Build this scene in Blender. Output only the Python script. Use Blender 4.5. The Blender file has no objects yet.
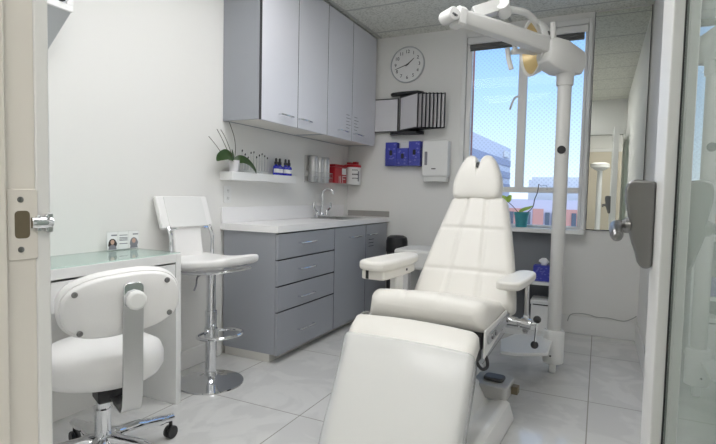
import bpy, bmesh, math, random
from mathutils import Vector, Matrix
R = math.radians
random.seed(4)
scene = bpy.context.scene
COL = scene.collection

# ------------------------------------------------------------------ materials
def new_mat(name):
    m = bpy.data.materials.new(name); m.use_nodes = True
    nt = m.node_tree; nt.nodes.clear()
    out = nt.nodes.new('ShaderNodeOutputMaterial')
    return m, nt, out

def mat(name, col, rough=.5, metal=0., bump=0., bscale=40., coat=0., spec=.5, mott=0., sss=0., sheen=0.):
    m, nt, out = new_mat(name)
    p = nt.nodes.new('ShaderNodeBsdfPrincipled')
    p.inputs['Base Color'].default_value = (*col, 1)
    p.inputs['Roughness'].default_value = rough
    p.inputs['Metallic'].default_value = metal
    p.inputs['Coat Weight'].default_value = coat
    p.inputs['Coat Roughness'].default_value = .08
    p.inputs['Specular IOR Level'].default_value = spec
    tc = nt.nodes.new('ShaderNodeTexCoord')
    nz = nt.nodes.new('ShaderNodeTexNoise'); nz.inputs['Scale'].default_value = bscale
    nz.inputs['Detail'].default_value = 5
    nt.links.new(tc.outputs['Object'], nz.inputs['Vector'])
    if mott:
        mx = nt.nodes.new('ShaderNodeMix'); mx.data_type = 'RGBA'
        mx.inputs['A'].default_value = (*[c * (1 - mott) for c in col], 1)
        mx.inputs['B'].default_value = (*[min(1, c * (1 + mott)) for c in col], 1)
        nt.links.new(nz.outputs['Fac'], mx.inputs['Factor'])
        nt.links.new(mx.outputs['Result'], p.inputs['Base Color'])
    if bump:
        b = nt.nodes.new('ShaderNodeBump'); b.inputs['Strength'].default_value = bump
        b.inputs['Distance'].default_value = .002
        nt.links.new(nz.outputs['Fac'], b.inputs['Height'])
        nt.links.new(b.outputs['Normal'], p.inputs['Normal'])
    nt.links.new(p.outputs['BSDF'], out.inputs['Surface'])
    return m

def glass_mat(name, tint=(.95, .98, .97), haze=0., hazecol=(.7, .8, .76), ior=1.45, gloss_rough=.0, dots=0.):
    m, nt, out = new_mat(name)
    tr = nt.nodes.new('ShaderNodeBsdfTransparent'); tr.inputs[0].default_value = (*tint, 1)
    gl = nt.nodes.new('ShaderNodeBsdfGlossy'); gl.inputs['Roughness'].default_value = gloss_rough
    fr = nt.nodes.new('ShaderNodeFresnel'); fr.inputs[0].default_value = ior
    base = tr
    if haze or dots:
        df = nt.nodes.new('ShaderNodeBsdfDiffuse'); df.inputs[0].default_value = (*hazecol, 1)
        mh = nt.nodes.new('ShaderNodeMixShader'); mh.inputs[0].default_value = haze
        nt.links.new(tr.outputs[0], mh.inputs[1]); nt.links.new(df.outputs[0], mh.inputs[2])
        if dots:
            tc = nt.nodes.new('ShaderNodeTexCoord')
            vo = nt.nodes.new('ShaderNodeTexVoronoi'); vo.inputs['Randomness'].default_value = 0
            vo.inputs['Scale'].default_value = 38
            mp = nt.nodes.new('ShaderNodeMapping'); mp.inputs['Rotation'].default_value = (0, R(45), 0); mp.inputs['Scale'].default_value = (1, 0, 1)
            nt.links.new(tc.outputs['Object'], mp.inputs[0]); nt.links.new(mp.outputs[0], vo.inputs['Vector'])
            lt = nt.nodes.new('ShaderNodeMath'); lt.operation = 'LESS_THAN'; lt.inputs[1].default_value = .30
            nt.links.new(vo.outputs['Distance'], lt.inputs[0])
            mu = nt.nodes.new('ShaderNodeMath'); mu.operation = 'MULTIPLY'; mu.inputs[1].default_value = dots
            nt.links.new(lt.outputs[0], mu.inputs[0]); nt.links.new(mu.outputs[0], mh.inputs[0])
        base = mh
    mx = nt.nodes.new('ShaderNodeMixShader')
    ge = nt.nodes.new('ShaderNodeNewGeometry'); sb_ = nt.nodes.new('ShaderNodeMath'); sb_.operation = 'SUBTRACT'; sb_.inputs[0].default_value = 1
    nt.links.new(ge.outputs['Backfacing'], sb_.inputs[1])
    m2 = nt.nodes.new('ShaderNodeMath'); m2.operation = 'MULTIPLY'
    nt.links.new(fr.outputs[0], m2.inputs[0]); nt.links.new(sb_.outputs[0], m2.inputs[1])
    nt.links.new(m2.outputs[0], mx.inputs[0]); nt.links.new(base.outputs[0], mx.inputs[1]); nt.links.new(gl.outputs[0], mx.inputs[2])
    nt.links.new(mx.outputs[0], out.inputs['Surface'])
    return m

def emit_mat(name, col, s):
    m, nt, out = new_mat(name)
    e = nt.nodes.new('ShaderNodeEmission'); e.inputs[0].default_value = (*col, 1); e.inputs[1].default_value = s
    nt.links.new(e.outputs[0], out.inputs['Surface'])
    return m

def floor_mat():
    m, nt, out = new_mat('polished_tile')
    p = nt.nodes.new('ShaderNodeBsdfPrincipled'); p.inputs['Roughness'].default_value = .05
    p.inputs['Specular IOR Level'].default_value = .6
    tc = nt.nodes.new('ShaderNodeTexCoord'); mp = nt.nodes.new('ShaderNodeMapping')
    mp.inputs['Location'].default_value = (-.998, -2.10, 0)
    nt.links.new(tc.outputs['Object'], mp.inputs[0])
    bt = nt.nodes.new('ShaderNodeTexBrick'); bt.offset = 0; bt.squash = 1
    bt.inputs['Scale'].default_value = 1; bt.inputs['Brick Width'].default_value = .6565
    bt.inputs['Row Height'].default_value = .915; bt.inputs['Mortar Size'].default_value = .0032
    bt.inputs['Mortar Smooth'].default_value = .1
    bt.inputs['Mortar'].default_value = (.33, .32, .30, 1)
    nt.links.new(mp.outputs[0], bt.inputs['Vector'])
    nz = nt.nodes.new('ShaderNodeTexNoise'); nz.inputs['Scale'].default_value = 2.2; nz.inputs['Detail'].default_value = 8
    nz.inputs['Distortion'].default_value = 2.5
    nt.links.new(tc.outputs['Object'], nz.inputs['Vector'])
    rp = nt.nodes.new('ShaderNodeValToRGB')
    rp.color_ramp.elements[0].position = .44; rp.color_ramp.elements[0].color = (.585, .585, .58, 1)
    rp.color_ramp.elements[1].position = .52; rp.color_ramp.elements[1].color = (.64, .64, .63, 1)
    nt.links.new(nz.outputs['Fac'], rp.inputs[0])
    nt.links.new(rp.outputs[0], bt.inputs['Color1']); nt.links.new(rp.outputs[0], bt.inputs['Color2'])
    nt.links.new(bt.outputs['Color'], p.inputs['Base Color'])
    b = nt.nodes.new('ShaderNodeBump'); b.inputs['Strength'].default_value = .25; b.inputs['Distance'].default_value = .002; b.invert = True
    nt.links.new(bt.outputs['Fac'], b.inputs['Height']); nt.links.new(b.outputs[0], p.inputs['Normal'])
    nt.links.new(p.outputs[0], out.inputs['Surface'])
    return m

def ceil_mat():
    m, nt, out = new_mat('acoustic_tile')
    p = nt.nodes.new('ShaderNodeBsdfPrincipled'); p.inputs['Roughness'].default_value = .9
    tc = nt.nodes.new('ShaderNodeTexCoord')
    bt = nt.nodes.new('ShaderNodeTexBrick'); bt.offset = 0
    bt.inputs['Scale'].default_value = 1; bt.inputs['Brick Width'].default_value = 1.22; bt.inputs['Row Height'].default_value = .61
    bt.inputs['Mortar Size'].default_value = .012; bt.inputs['Mortar Smooth'].default_value = 0
    mp = nt.nodes.new('ShaderNodeMapping'); mp.inputs['Location'].default_value = (-.34, -4.36, 0)
    nt.links.new(tc.outputs['Object'], mp.inputs[0]); nt.links.new(mp.outputs[0], bt.inputs['Vector'])
    nz = nt.nodes.new('ShaderNodeTexNoise'); nz.inputs['Scale'].default_value = 70; nz.inputs['Detail'].default_value = 6
    nt.links.new(tc.outputs['Object'], nz.inputs['Vector'])
    rp = nt.nodes.new('ShaderNodeValToRGB')
    rp.color_ramp.elements[0].position = .36; rp.color_ramp.elements[0].color = (.52, .52, .46, 1)
    rp.color_ramp.elements[1].position = .52; rp.color_ramp.elements[1].color = (.74, .74, .68, 1)
    nt.links.new(nz.outputs['Fac'], rp.inputs[0])
    nt.links.new(rp.outputs[0], bt.inputs['Color1']); nt.links.new(rp.outputs[0], bt.inputs['Color2'])
    bt.inputs['Mortar'].default_value = (.48, .48, .45, 1)
    nt.links.new(bt.outputs['Color'], p.inputs['Base Color'])
    b = nt.nodes.new('ShaderNodeBump'); b.inputs['Strength'].default_value = .5; b.inputs['Distance'].default_value = .004
    nt.links.new(nz.outputs['Fac'], b.inputs['Height']); nt.links.new(b.outputs[0], p.inputs['Normal'])
    nt.links.new(p.outputs[0], out.inputs['Surface'])
    return m

M = dict(
    wall=mat('wall_paint', (.80, .793, .77), .65, bump=.12, bscale=120, spec=.3),
    trim=mat('trim_paint', (.78, .775, .76), .4),
    jamb=mat('jamb_paint', (.74, .70, .64), .5, bump=.1),
    white=mat('white_laminate', (.80, .80, .79), .3),
    plastic=mat('white_plastic', (.78, .78, .765), .35),
    post=mat('powder_coat', (.62, .615, .595), .38),
    vinyl=mat('cream_vinyl', (.75, .73, .685), .42, bump=.25, bscale=260),
    stoolvinyl=mat('white_vinyl', (.84, .83, .82), .33, bump=.1, bscale=200),
    grey=mat('grey_laminate', (.33, .345, .378), .3, spec=.6),
    pale=mat('pale_lit_grey', (.69, .695, .745), .35, spec=.6),  # upper doors: same grey laminate with the light on it put into the colour
    cream=mat('underside_panel', (.75, .73, .69), .6),
    black=mat('black_plastic', (.02, .02, .022), .4),
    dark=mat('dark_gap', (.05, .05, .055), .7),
    chrome=mat('chrome', (.80, .81, .83), .08, 1),
    traygrey=mat('tray_grey', (.42, .42, .41), .45),
    handle=mat('satin_handle', (.74, .74, .75), .35, .85),
    steel=mat('brushed_steel', (.60, .60, .60), .3, 1, bump=.1, bscale=150),
    nickel=mat('satin_nickel', (.25, .247, .245), .28, 1),
    alu=mat('aluminium', (.58, .59, .61), .4, .9),
    quartz=mat('white_counter', (.87, .86, .86), .28),
    splash=mat('grey_stone_splash', (.34, .33, .31), .4),
    blue=mat('cobalt_glass', (.015, .022, .46), .12, coat=.5),
    bluebox=mat('blue_carton', (.05, .06, .40), .5),
    label=mat('paper_white', (.82, .82, .82), .6),
    red=mat('red_plastic', (.42, .012, .022), .35),
    leaf=mat('leaf_green', (.035, .075, .02), .35, mott=.3, bscale=20),
    lime=mat('young_leaf', (.36, .55, .10), .4, mott=.2, bscale=20),
    stem=mat('stem_brown', (.09, .075, .05), .6),
    teal=mat('teal_glaze', (.05, .29, .34), .3),
    soil=mat('soil', (.05, .035, .025), .95, bump=1),
    ink=mat('ink', (.015, .015, .02), .6),
    inkgrey=mat('grey_ink', (.22, .22, .25), .6),
    skin=mat('print_skin', (.55, .36, .28), .6),
    hair=mat('print_hair', (.03, .022, .02), .6),
    amber=mat('amber_reflector', (.68, .52, .25), .3, .15),
    brass=mat('aged_bronze', (.17, .14, .09), .6, .3),
    mirror=mat('mirror_silver', (.78, .80, .76), .0, 1),
    page=mat('page_paper', (.66, .65, .67), .45),
    blind=mat('blind_fabric', (.12, .12, .115), .8),
    shelfback=mat('blue_grey_panel', (.20, .21, .225), .6),
    bin=mat('charcoal_plastic', (.05, .05, .053), .45),
    wood=mat('hall_door_paint', (.60, .54, .44), .5),
    clear=glass_mat('clear_acrylic', (.97, .98, .98)),
    window=glass_mat('window_glass', (.97, .99, 1), ior=1.22),
    screen=glass_mat('dotted_window_film', (1, 1, 1), 0, (.85, .87, .9), 1.02, 0, .06),
    deskglass=glass_mat('green_desk_glass', (.91, .965, .945), .10, (.62, .71, .67), 1.5),
    doorglass=glass_mat('green_door_glass', (.80, .87, .83), .45, (.55, .60, .56), 1.5),
    film=glass_mat('plastic_film', (.985, .99, .99), .36, (.76, .77, .78), 1.35, .18),
    floor=floor_mat(), ceiling=ceil_mat(),
    tower=mat('tower_cladding', (.68, .68, .76), .7),
    towerband=mat('tower_glass', (.30, .32, .46), .5),
    pink=mat('terracotta_render', (.72, .36, .30), .8),
    lilac=mat('pale_render', (.72, .66, .76), .8),
    whiteblock=mat('white_render', (.82, .80, .78), .8),
    pane_dark=mat('far_pane', (.12, .14, .18), .3),
    brick=mat('red_brick', (.40, .16, .12), .85),
    asphalt=mat('street_asphalt', (.3, .3, .3), .9),
    hallglow=emit_mat('hall_diffuser', (1.0, .96, .90), 15.0),
    lampglow=emit_mat('fluorescent_diffuser', (.985, .99, 1.0), 8.0),
)

# ------------------------------------------------------------------ mesh builder
class B:
    def __init__(s): s.bm = bmesh.new()
    def _v(s, pts, mx=None):
        return [s.bm.verts.new((mx @ Vector(p)) if mx else p) for p in pts]
    def box(s, x0, x1, y0, y1, z0, z1, mx=None):
        v = s._v([(x0,y0,z0),(x1,y0,z0),(x1,y1,z0),(x0,y1,z0),(x0,y0,z1),(x1,y0,z1),(x1,y1,z1),(x0,y1,z1)], mx)
        for f in ((0,3,2,1),(4,5,6,7),(0,1,5,4),(1,2,6,5),(2,3,7,6),(3,0,4,7)):
            s.bm.faces.new([v[i] for i in f])
        return s
    def rings(s, rows, cap=True, closed=False):
        """rows of equal length closed loops"""
        vv = [s._v(r) for r in rows]
        n = len(rows[0])
        rng = range(len(vv)) if closed else range(len(vv) - 1)
        for i in rng:
            a, b = vv[i], vv[(i + 1) % len(vv)]
            for j in range(n):
                k = (j + 1) % n
                s.bm.faces.new((a[j], a[k], b[k], b[j]))
        if cap and not closed:
            s.bm.faces.new(list(reversed(vv[0]))); s.bm.faces.new(vv[-1])
        return s
    def lathe(s, prof, mx=None, seg=32, cap=True):
        rows = []
        for r, z in prof:
            rows.append([Vector((r * math.cos(2*math.pi*k/seg), r * math.sin(2*math.pi*k/seg), z)) for k in range(seg)])
        if mx: rows = [[mx @ p for p in row] for row in rows]
        return s.rings(rows, cap)
    def tube(s, pts, r, seg=12, closed=False):
        pts = [Vector(p) for p in pts]
        n = len(pts); rr = r if isinstance(r, (list, tuple)) else [r] * n
        rows = []; up = None
        for i, p in enumerate(pts):
            a = pts[i-1] if (i > 0 or closed) else p
            b = pts[(i+1) % n] if (i < n-1 or closed) else p
            t = (b - a).normalized()
            if up is None:
                up = Vector((0,0,1)) if abs(t.z) < .9 else Vector((1,0,0))
            u = up - t * up.dot(t)
            u = u.normalized(); up = u
            w = t.cross(u)
            rows.append([p + (u*math.cos(2*math.pi*k/seg) + w*math.sin(2*math.pi*k/seg)) * rr[i] for k in range(seg)])
        return s.rings(rows, True, closed)
    def cyl(s, a, b, r, seg=24, r2=None): return s.tube([a, b], [r, r if r2 is None else r2], seg)
    def prism(s, poly, axis, a, b, mx=None):
        def mk(p, t):
            return {'x': (t, p[0], p[1]), 'y': (p[0], t, p[1]), 'z': (p[0], p[1], t)}[axis]
        r0 = [Vector(mk(p, a)) for p in poly]; r1 = [Vector(mk(p, b)) for p in poly]
        if mx: r0 = [mx @ p for p in r0]; r1 = [mx @ p for p in r1]
        return s.rings([r0, r1])
    def ball(s, c, r, sc=(1,1,1), seg=20):
        rows = []
        n = seg // 2
        for i in range(1, n):
            a = math.pi * i / n - math.pi/2
            rows.append([Vector((c[0] + r*sc[0]*math.cos(a)*math.cos(2*math.pi*k/seg), c[1] + r*sc[1]*math.cos(a)*math.sin(2*math.pi*k/seg), c[2] + r*sc[2]*math.sin(a))) for k in range(seg)])
        return s.rings(rows)
    def pad(s, centre, width, thick, seams_x=(), seams_t=(), nt=48, end_r=.04, side_r=.045, groove=.012, gw=.012, xoff=None, back_flat=True):
        """upholstered slab along a curve in the y-z plane; front normal = left of travel direction rotated towards the sitter"""
        N = 44; rows = []
        L = 0; ps = []
        for i in range(201):
            p = centre(i / 200); ps.append(Vector((0, p[0], p[1])))
            if i: L += (ps[-1] - ps[-2]).length
        tv = []
        for i in range(nt + 1):
            f = i / nt
            tv.append(.5 - .5 * math.cos(math.pi * f) * (1 if True else 1))
        tv = [.35 * a + .65 * (i / nt) for i, a in enumerate(tv)]
        for t in tv:
            e = 1e-3
            p = Vector((0, *centre(t))); d = Vector((0, *centre(min(1, t+e)))) - Vector((0, *centre(max(0, t-e))))
            d.normalize(); nrm = Vector((0, -d.z, d.y))      # left normal in y-z plane
            w, th = width(t), thick(t)
            sd = min(t, 1 - t) * L
            r = min(end_r, th * .5)
            ins = 0
            if sd < r: ins = r - math.sqrt(max(0, r*r - (r - sd)**2))
            w2 = w - ins * .9; hf = th - ins; hb = ins if True else 0
            x0 = xoff(t) if xoff else 0
            loop = []
            sr = min(side_r, (hf - hb) * .49)
            g_t = sum(groove * math.exp(-((t - q) * L / gw) ** 2) for q in seams_t)
            # front face left->right
            for j in range(N + 1):
                u = -1 + 2 * j / N
                x = u * (w2 - sr)
                crown = .012 * (1 - u * u)
                g = g_t + sum(groove * math.exp(-((x - q * w) / gw) ** 2) for q in seams_x)
                loop.append((x, hf + crown - g))
            for j in range(1, 6):
                a = math.pi/2 * (1 - j / 6)
                loop.append((w2 - sr + sr * math.cos(a), hf - sr + sr * math.sin(a) - g_t * math.sin(a)))
            loop.append((w2, hb + .3 * sr)); loop.append((w2 - .25 * sr, hb))
            for j in range(1, 8):
                loop.append(((w2 - .25*sr) * (1 - 2 * j / 8), hb))
            loop.append((-w2 + .25 * sr, hb)); loop.append((-w2, hb + .3 * sr))
            for j in range(1, 6):
                a = math.pi/2 + math.pi/2 * (1 - j / 6)
                loop.append((-w2 + sr + sr * math.cos(a), hf - sr + sr * math.sin(a) - g_t * math.sin(a)))
            rows.append([p + Vector((x0 + x, 0, 0)) + nrm * h for x, h in loop])
        return s.rings(rows)
    def obj(s, name, m, parent=None, bevel=0, seg=2, angle=35, loc=None):
        bmesh.ops.remove_doubles(s.bm, verts=s.bm.verts, dist=1e-6)
        bmesh.ops.recalc_face_normals(s.bm, faces=s.bm.faces)
        me = bpy.data.meshes.new(name); s.bm.to_mesh(me); s.bm.free()
        for p in me.polygons: p.use_smooth = True
        me.set_sharp_from_angle(angle=R(angle))
        me.materials.append(m if not isinstance(m, str) else M[m])
        o = bpy.data.objects.new(name, me); COL.objects.link(o)
        if parent: o.parent = parent
        if loc: o.location = loc
        if bevel:
            b = o.modifiers.new('Bevel', 'BEVEL'); b.width = bevel; b.segments = seg; b.limit_method = 'ANGLE'; b.angle_limit = R(40)
            b.harden_normals = False
        return o

def tag(o, label=None, cat=None, group=None, kind=None):
    if label: o['label'] = label
    if cat: o['category'] = cat
    if group: o['group'] = group
    if kind: o['kind'] = kind
    return o
def root(name, label, cat, loc=(0,0,0), rotz=0, group=None):
    o = bpy.data.objects.new(name, None); COL.objects.link(o)
    o.empty_display_size = .1; o.location = loc; o.rotation_euler = (0, 0, rotz)
    return tag(o, label, cat, group)
def struct(o): o['kind'] = 'structure'; return o
def copy_tree(o, parent=None):
    c = o.copy(); COL.objects.link(c)
    if parent: c.parent = parent
    for ch in list(o.children): copy_tree(ch, c)
    return c
def plabel(o, t): o['label'] = t; return o
def rrect(w, h, r, n=6, cx=0, cy=0):
    pts = []
    for (sx, sy, a0) in ((1,1,0),(-1,1,90),(-1,-1,180),(1,-1,270)):
        for i in range(n + 1):
            a = R(a0 + 90 * i / n)
            pts.append((cx + sx*(w/2 - r) + r*math.cos(a), cy + sy*(h/2 - r) + r*math.sin(a)))
    return pts
def spline(pts, n=8, closed=False):
    P = [Vector(p) for p in pts]; out = []
    m = len(P)
    for i in range(m if closed else m - 1):
        if closed: a, b, c, d = P[i-1], P[i], P[(i+1) % m], P[(i+2) % m]
        else: a, b, c, d = P[max(0,i-1)], P[i], P[i+1], P[min(m-1,i+2)]
        for k in range(n):
            t = k / n
            out.append(.5 * ((2*b) + (c-a)*t + (2*a-5*b+4*c-d)*t*t + (3*b-3*c+d-a)*t**3))
    if not closed: out.append(P[-1])
    return out
def text_mesh(body, size, name, m, parent, mx, align='CENTER'):
    cu = bpy.data.curves.new('txt', 'FONT'); cu.body = body; cu.size = size; cu.align_x = align; cu.align_y = 'CENTER'; cu.extrude = .0006
    t = bpy.data.objects.new('txt', cu); COL.objects.link(t)
    dg = bpy.context.evaluated_depsgraph_get(); dg.update()
    me = bpy.data.meshes.new_from_object(t.evaluated_get(dg)); me.name = name
    bpy.data.objects.remove(t); bpy.data.curves.remove(cu)
    me.transform(mx); me.materials.clear(); me.materials.append(M[m])
    o = bpy.data.objects.new(name, me); COL.objects.link(o)
    if parent: o.parent = parent
    return o
XFACE = Matrix(((0,0,1,0),(1,0,0,0),(0,1,0,0),(0,0,0,1)))     # text x->+y, y->+z, normal +x
YFACE = Matrix(((1,0,0,0),(0,0,-1,0),(0,1,0,0),(0,0,0,1)))     # text x->+x, y->+z, normal -y

D = 4.53; XR = 2.634; ZC = 2.65; YF = .50

# ------------------------------------------------------------------ setting
struct(B().box(-.2, 4.2, -2.2, D+.2, -.1, 0).obj('floor', 'floor'))
struct(B().box(-.2, 4.2, -2.2, D+.2, ZC, ZC+.1).obj('ceiling', 'ceiling'))
struct(B().box(-.15, 0, YF-.12, D+.15, 0, ZC).obj('wall_left', 'wall'))
struct(B().box(XR, XR+.15, YF-.12, D+.15, 0, ZC).obj('wall_right', 'wall'))
WX0, WX1, WZ0, WZ1 = 1.165, 2.205, .845, 2.60
b = B()
b.box(0, WX0, D, D+.15, 0, ZC).box(WX1, XR, D, D+.15, 0, ZC).box(WX0, WX1, D, D+.15, 0, WZ0).box(WX0, WX1, D, D+.15, WZ1, ZC)
struct(b.obj('wall_back', 'wall'))
DX0, DX1 = 1.50, 2.60
b = B().box(0, DX0-.02, YF-.12, YF, 0, ZC).box(DX0-.02, DX1, YF-.12, YF, 2.12, ZC).box(DX1, XR, YF-.12, YF, 0, ZC)
struct(b.obj('wall_front', 'wall'))
# hallway the camera stands in
b = B().box(-.2, 4.2, -2.2, -2.1, 0, ZC)
struct(b.obj('wall_hall', 'wall'))
struct(B().box(4.1, 4.2, -2.1, YF-.12, 0, ZC).obj('wall_hall_right', 'wall'))
struct(B().box(-.2, -.1, -2.1, YF-.12, 0, ZC).obj('wall_hall_left', 'wall'))
# hall door seen in the mirror
dr = struct(B().box(2.05, 2.95, -2.1, -2.06, 0, 2.08).obj('door_2', 'wood', None, .003))
B().box(1.98, 2.05, -2.1, -2.05, 0, 2.15).box(2.95, 3.02, -2.1, -2.05, 0, 2.15).box(1.98, 3.02, -2.1, -2.05, 2.08, 2.15).obj('door_frame', 'trim', dr, .003)

# door opening trim: jamb, stop, casing
b = B().box(DX0-.02, 1.53, .376, .478, 0, 2.12).box(DX0-.02, 1.545, .376, .4275, 0, 2.12)
tj = struct(b.obj('trim_1', 'jamb', None, .0015))
struct(B().box(DX0-.09, 1.529, .478, .503, 0, 2.19).obj('trim_2', 'trim', None, .004))
struct(B().box(DX0-.02, DX1, .376, .478, 2.12, 2.14).box(DX0-.09, DX1, .478, .515, 2.12, 2.19).obj('trim_3', 'trim', None, .003))
st = root('strike_plate', 'painted strike plate with dark latch hole and chrome lip on the left door jamb', 'strike plate', (1.53, .45, 1.07))
pl = B().prism(rrect(.044, .108, .004, 3, .008, .0), 'x', 0, .0022).obj('plate', 'jamb', st, .0008)
B().prism(rrect(.022, .042, .006, 5, .0065, .0), 'x', .0018, .0028).obj('latch_hole', 'brass', st)
b = B().tube(spline([(.004,.018,.002),(.006,.028,.002),(.007,.038,.002),(.005,.047,.002)], 6), .009, 14)
b.box(.0, .008, .026, .032, -.011, .013).box(0, .007, .040, .044, -.012, .014)
b.obj('lip', 'chrome', st, .001)
B().box(-.001, .006, .043, .052, -.014, .016).obj('lip_end', 'steel', st, .001)
for z, mm in ((.038, 'nickel'), (-.038, 'nickel')):
    B().lathe([(.0,.0),(.0045,0),(.0045,.0012),(.002,.0018),(0,.0018)], Matrix.Translation((.0022,.004,z)) @ Matrix.Rotation(R(90),4,'Y'), 14, False).obj('screw', mm, st)

# baseboards
struct(B().box(WX1-.14, XR-.0005, D-.014, D-.0005, 0, .15).obj('baseboard_back', 'trim', None, .004))
struct(B().box(XR-.014, XR, 1.9, D-.015, 0, .15).obj('baseboard_right', 'trim', None, .004))
struct(B().box(0, .014, 1.9, 2.64, 0, .12).obj('baseboard_left', 'trim', None, .004))
cb = B().tube(spline([(2.12,D-.02,.10),(2.14,D-.022,.155),(2.2,D-.02,.175),(2.28,D-.018,.172),(2.34,D-.02,.16),(2.42,D-.02,.163),(2.5,D-.02,.153),(2.55,D-.02,.155),(2.6,D-.03,.185),(2.622,D-.05,.21)], 6), .0038, 8).obj('cable', 'traygrey')
tag(cb, 'thin grey cable running along the top of the baseboard under the wall mirror', 'cable')

# window
w = struct(root('window_1', None, None, (0, 0, 0)))
b = B()
b.box(WX0-.02, WX0+.018, D-.012, D+.10, WZ0, WZ1).box(WX1-.022, WX1+.01, D-.012, D+.10, WZ0, WZ1).box(WX0+.018, WX1-.022, D-.012, D+.10, WZ1-.045, WZ1)
b.obj('window_casing', 'trim', w, .004)
FX0, FX1, FZ0, FZ1 = WX0+.018, WX1-.022, .90, WZ1-.045
FX0, FX1, FZ0, FZ1 = WX0+.02, WX1-.024, .877, WZ1-.046
TZ0, TZ1 = 1.175, 1.222
b = B()
yf0, yf1 = D+.015, D+.065
b.box(FX0, FX0+.045, yf0, yf1, FZ0, FZ1).box(FX1-.022, FX1, yf0, yf1, FZ0, FZ1).box(FX0+.045, FX1-.022, yf0, yf1, FZ0, FZ0+.02).box(FX0+.045, FX1-.022, yf0, yf1, FZ1-.03, FZ1)
b.box(FX0+.045, FX1-.022, yf0-.004, yf1, TZ0, TZ1)
b.obj('window_frame', 'trim', w, .003)
B().box(1.642, 1.712, yf0-.01, yf1, TZ1, FZ1-.03).obj('mullion', 'trim', w, .004)
for i, (x0, x1, z0, z1) in enumerate(((FX0+.045, 1.642, TZ1, FZ1-.03), (1.712, FX1-.022, TZ1, FZ1-.03), (FX0+.045, FX1-.022, FZ0+.02, TZ0))):
    p = B().box(x0, x1, D+.035, D+.041, z0, z1).obj('pane', 'window', w)
    if i < 2:
        B().box(x0+.001, x1-.001, D+.0335, D+.0345, z0, z1).obj('dotted_film', 'screen', p)
b = B().tube(spline([(1.655, D+.0, 1.99), (1.648, D-.03, 2.0), (1.62, D-.035, 1.985), (1.60, D-.035, 1.94), (1.585, D-.035, 1.89)], 6), [.009]*24 + [.008], 10)
b.box(1.648, 1.676, D-.006, D+.006, 1.955, 2.02)
b.obj('casement_handle', 'trim', w, .001)
B().box(WX0-.03, WX1+.012, 4.40, D+.015, .838, .877).obj('window_sill', 'white', w, .006)
rb = root('roller_blind', 'dark rolled-up blind tucked under the head of the window', 'blind', (0, 0, 0))
B().box(FX0+.005, FX1-.005, D-.008, D+.012, 2.495, WZ1-.048).obj('valance', 'trim', rb, .002)
B().cyl((FX0+.03, D+.0, 2.470), (FX1-.03, D+.0, 2.470), .022, 20).box(FX0+.03, FX1-.03, D-.004, D+.004, 2.435, 2.46).obj('fabric_roll', 'blind', rb)

# door on the right (opened into the room) with glass
d = struct(root('door_1', None, None, (-.008, 0, 0)))
SY0, SY1 = 1.37, 1.60
b = B().box(2.462, 2.525, SY0, SY1, .012, 2.10)
b.obj('lock_stile', 'trim', d, .003)
B().box(2.462, 2.525, .52, .60, .012, 2.10).obj('hinge_stile', 'trim', d, .003)
B().box(2.462, 2.525, .60, SY0, 2.0, 2.10).obj('top_rail', 'trim', d, .003)
B().box(2.462, 2.525, .60, SY0, .012, .20).obj('bottom_rail', 'trim', d, .003)
B().box(2.4895, 2.4985, .60, SY0, .20, 2.0).obj('glass_pane', 'doorglass', d)
B().box(2.4855, 2.489, SY0-.004, SY0, .20, 2.0).obj('gasket', 'black', d)
hd = root('door_handle', None, None); hd.parent = d
prof = [(2.4615,1.178),(2.418,1.183),(2.404,1.181),(2.394,1.172),(2.390,1.155),(2.391,1.125),(2.396,1.10),(2.400,1.08),(2.405,1.06),(2.403,1.04),(2.411,1.01),(2.420,.985),(2.426,.96),(2.434,.947),(2.447,.943),(2.4615,.95)]
B().prism(prof, 'y', 1.525, 1.575).obj('escutcheon', 'nickel', hd, .007, 3)
b = B().lathe([(.0,0),(.021,0),(.021,.012),(.014,.02),(.0135,.036),(.0,.036)], Matrix.Translation((2.406, 1.545, 1.058)) @ Matrix.Rotation(R(-90),4,'Y'), 20, False)
b.tube(spline([(2.376,1.545,1.058),(2.370,1.52,1.057),(2.369,1.47,1.05),(2.371,1.41,1.037)], 6), [.014]*6+[.0145]*6+[.0155]*6+[.013], 14)
b.ball((2.371,1.408,1.036), .0133)
b.obj('lever', 'nickel', hd)

# wall mirror
m = root('wall_mirror', 'tall frameless wall mirror to the right of the window reflecting the ceiling tiles', 'mirror', (2.425, D, 1.76))
B().box(-.197, .197, -.010, -.0005, -.88, .875).obj('backing', 'black', m)
mg = B().box(-.196, .196, -.0145, -.0102, -.879, .874, Matrix.Rotation(0, 4, 'X')).obj('mirror_glass', 'mirror', m)
b = B().box(-.2, -.196, -.016, -.0005, -.885, .88).box(.196, .2, -.016, -.0005, -.885, .88).box(-.2, .2, -.016, -.0005, -.885, -.879)
b.obj('edge_channel', 'dark', m)

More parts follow.
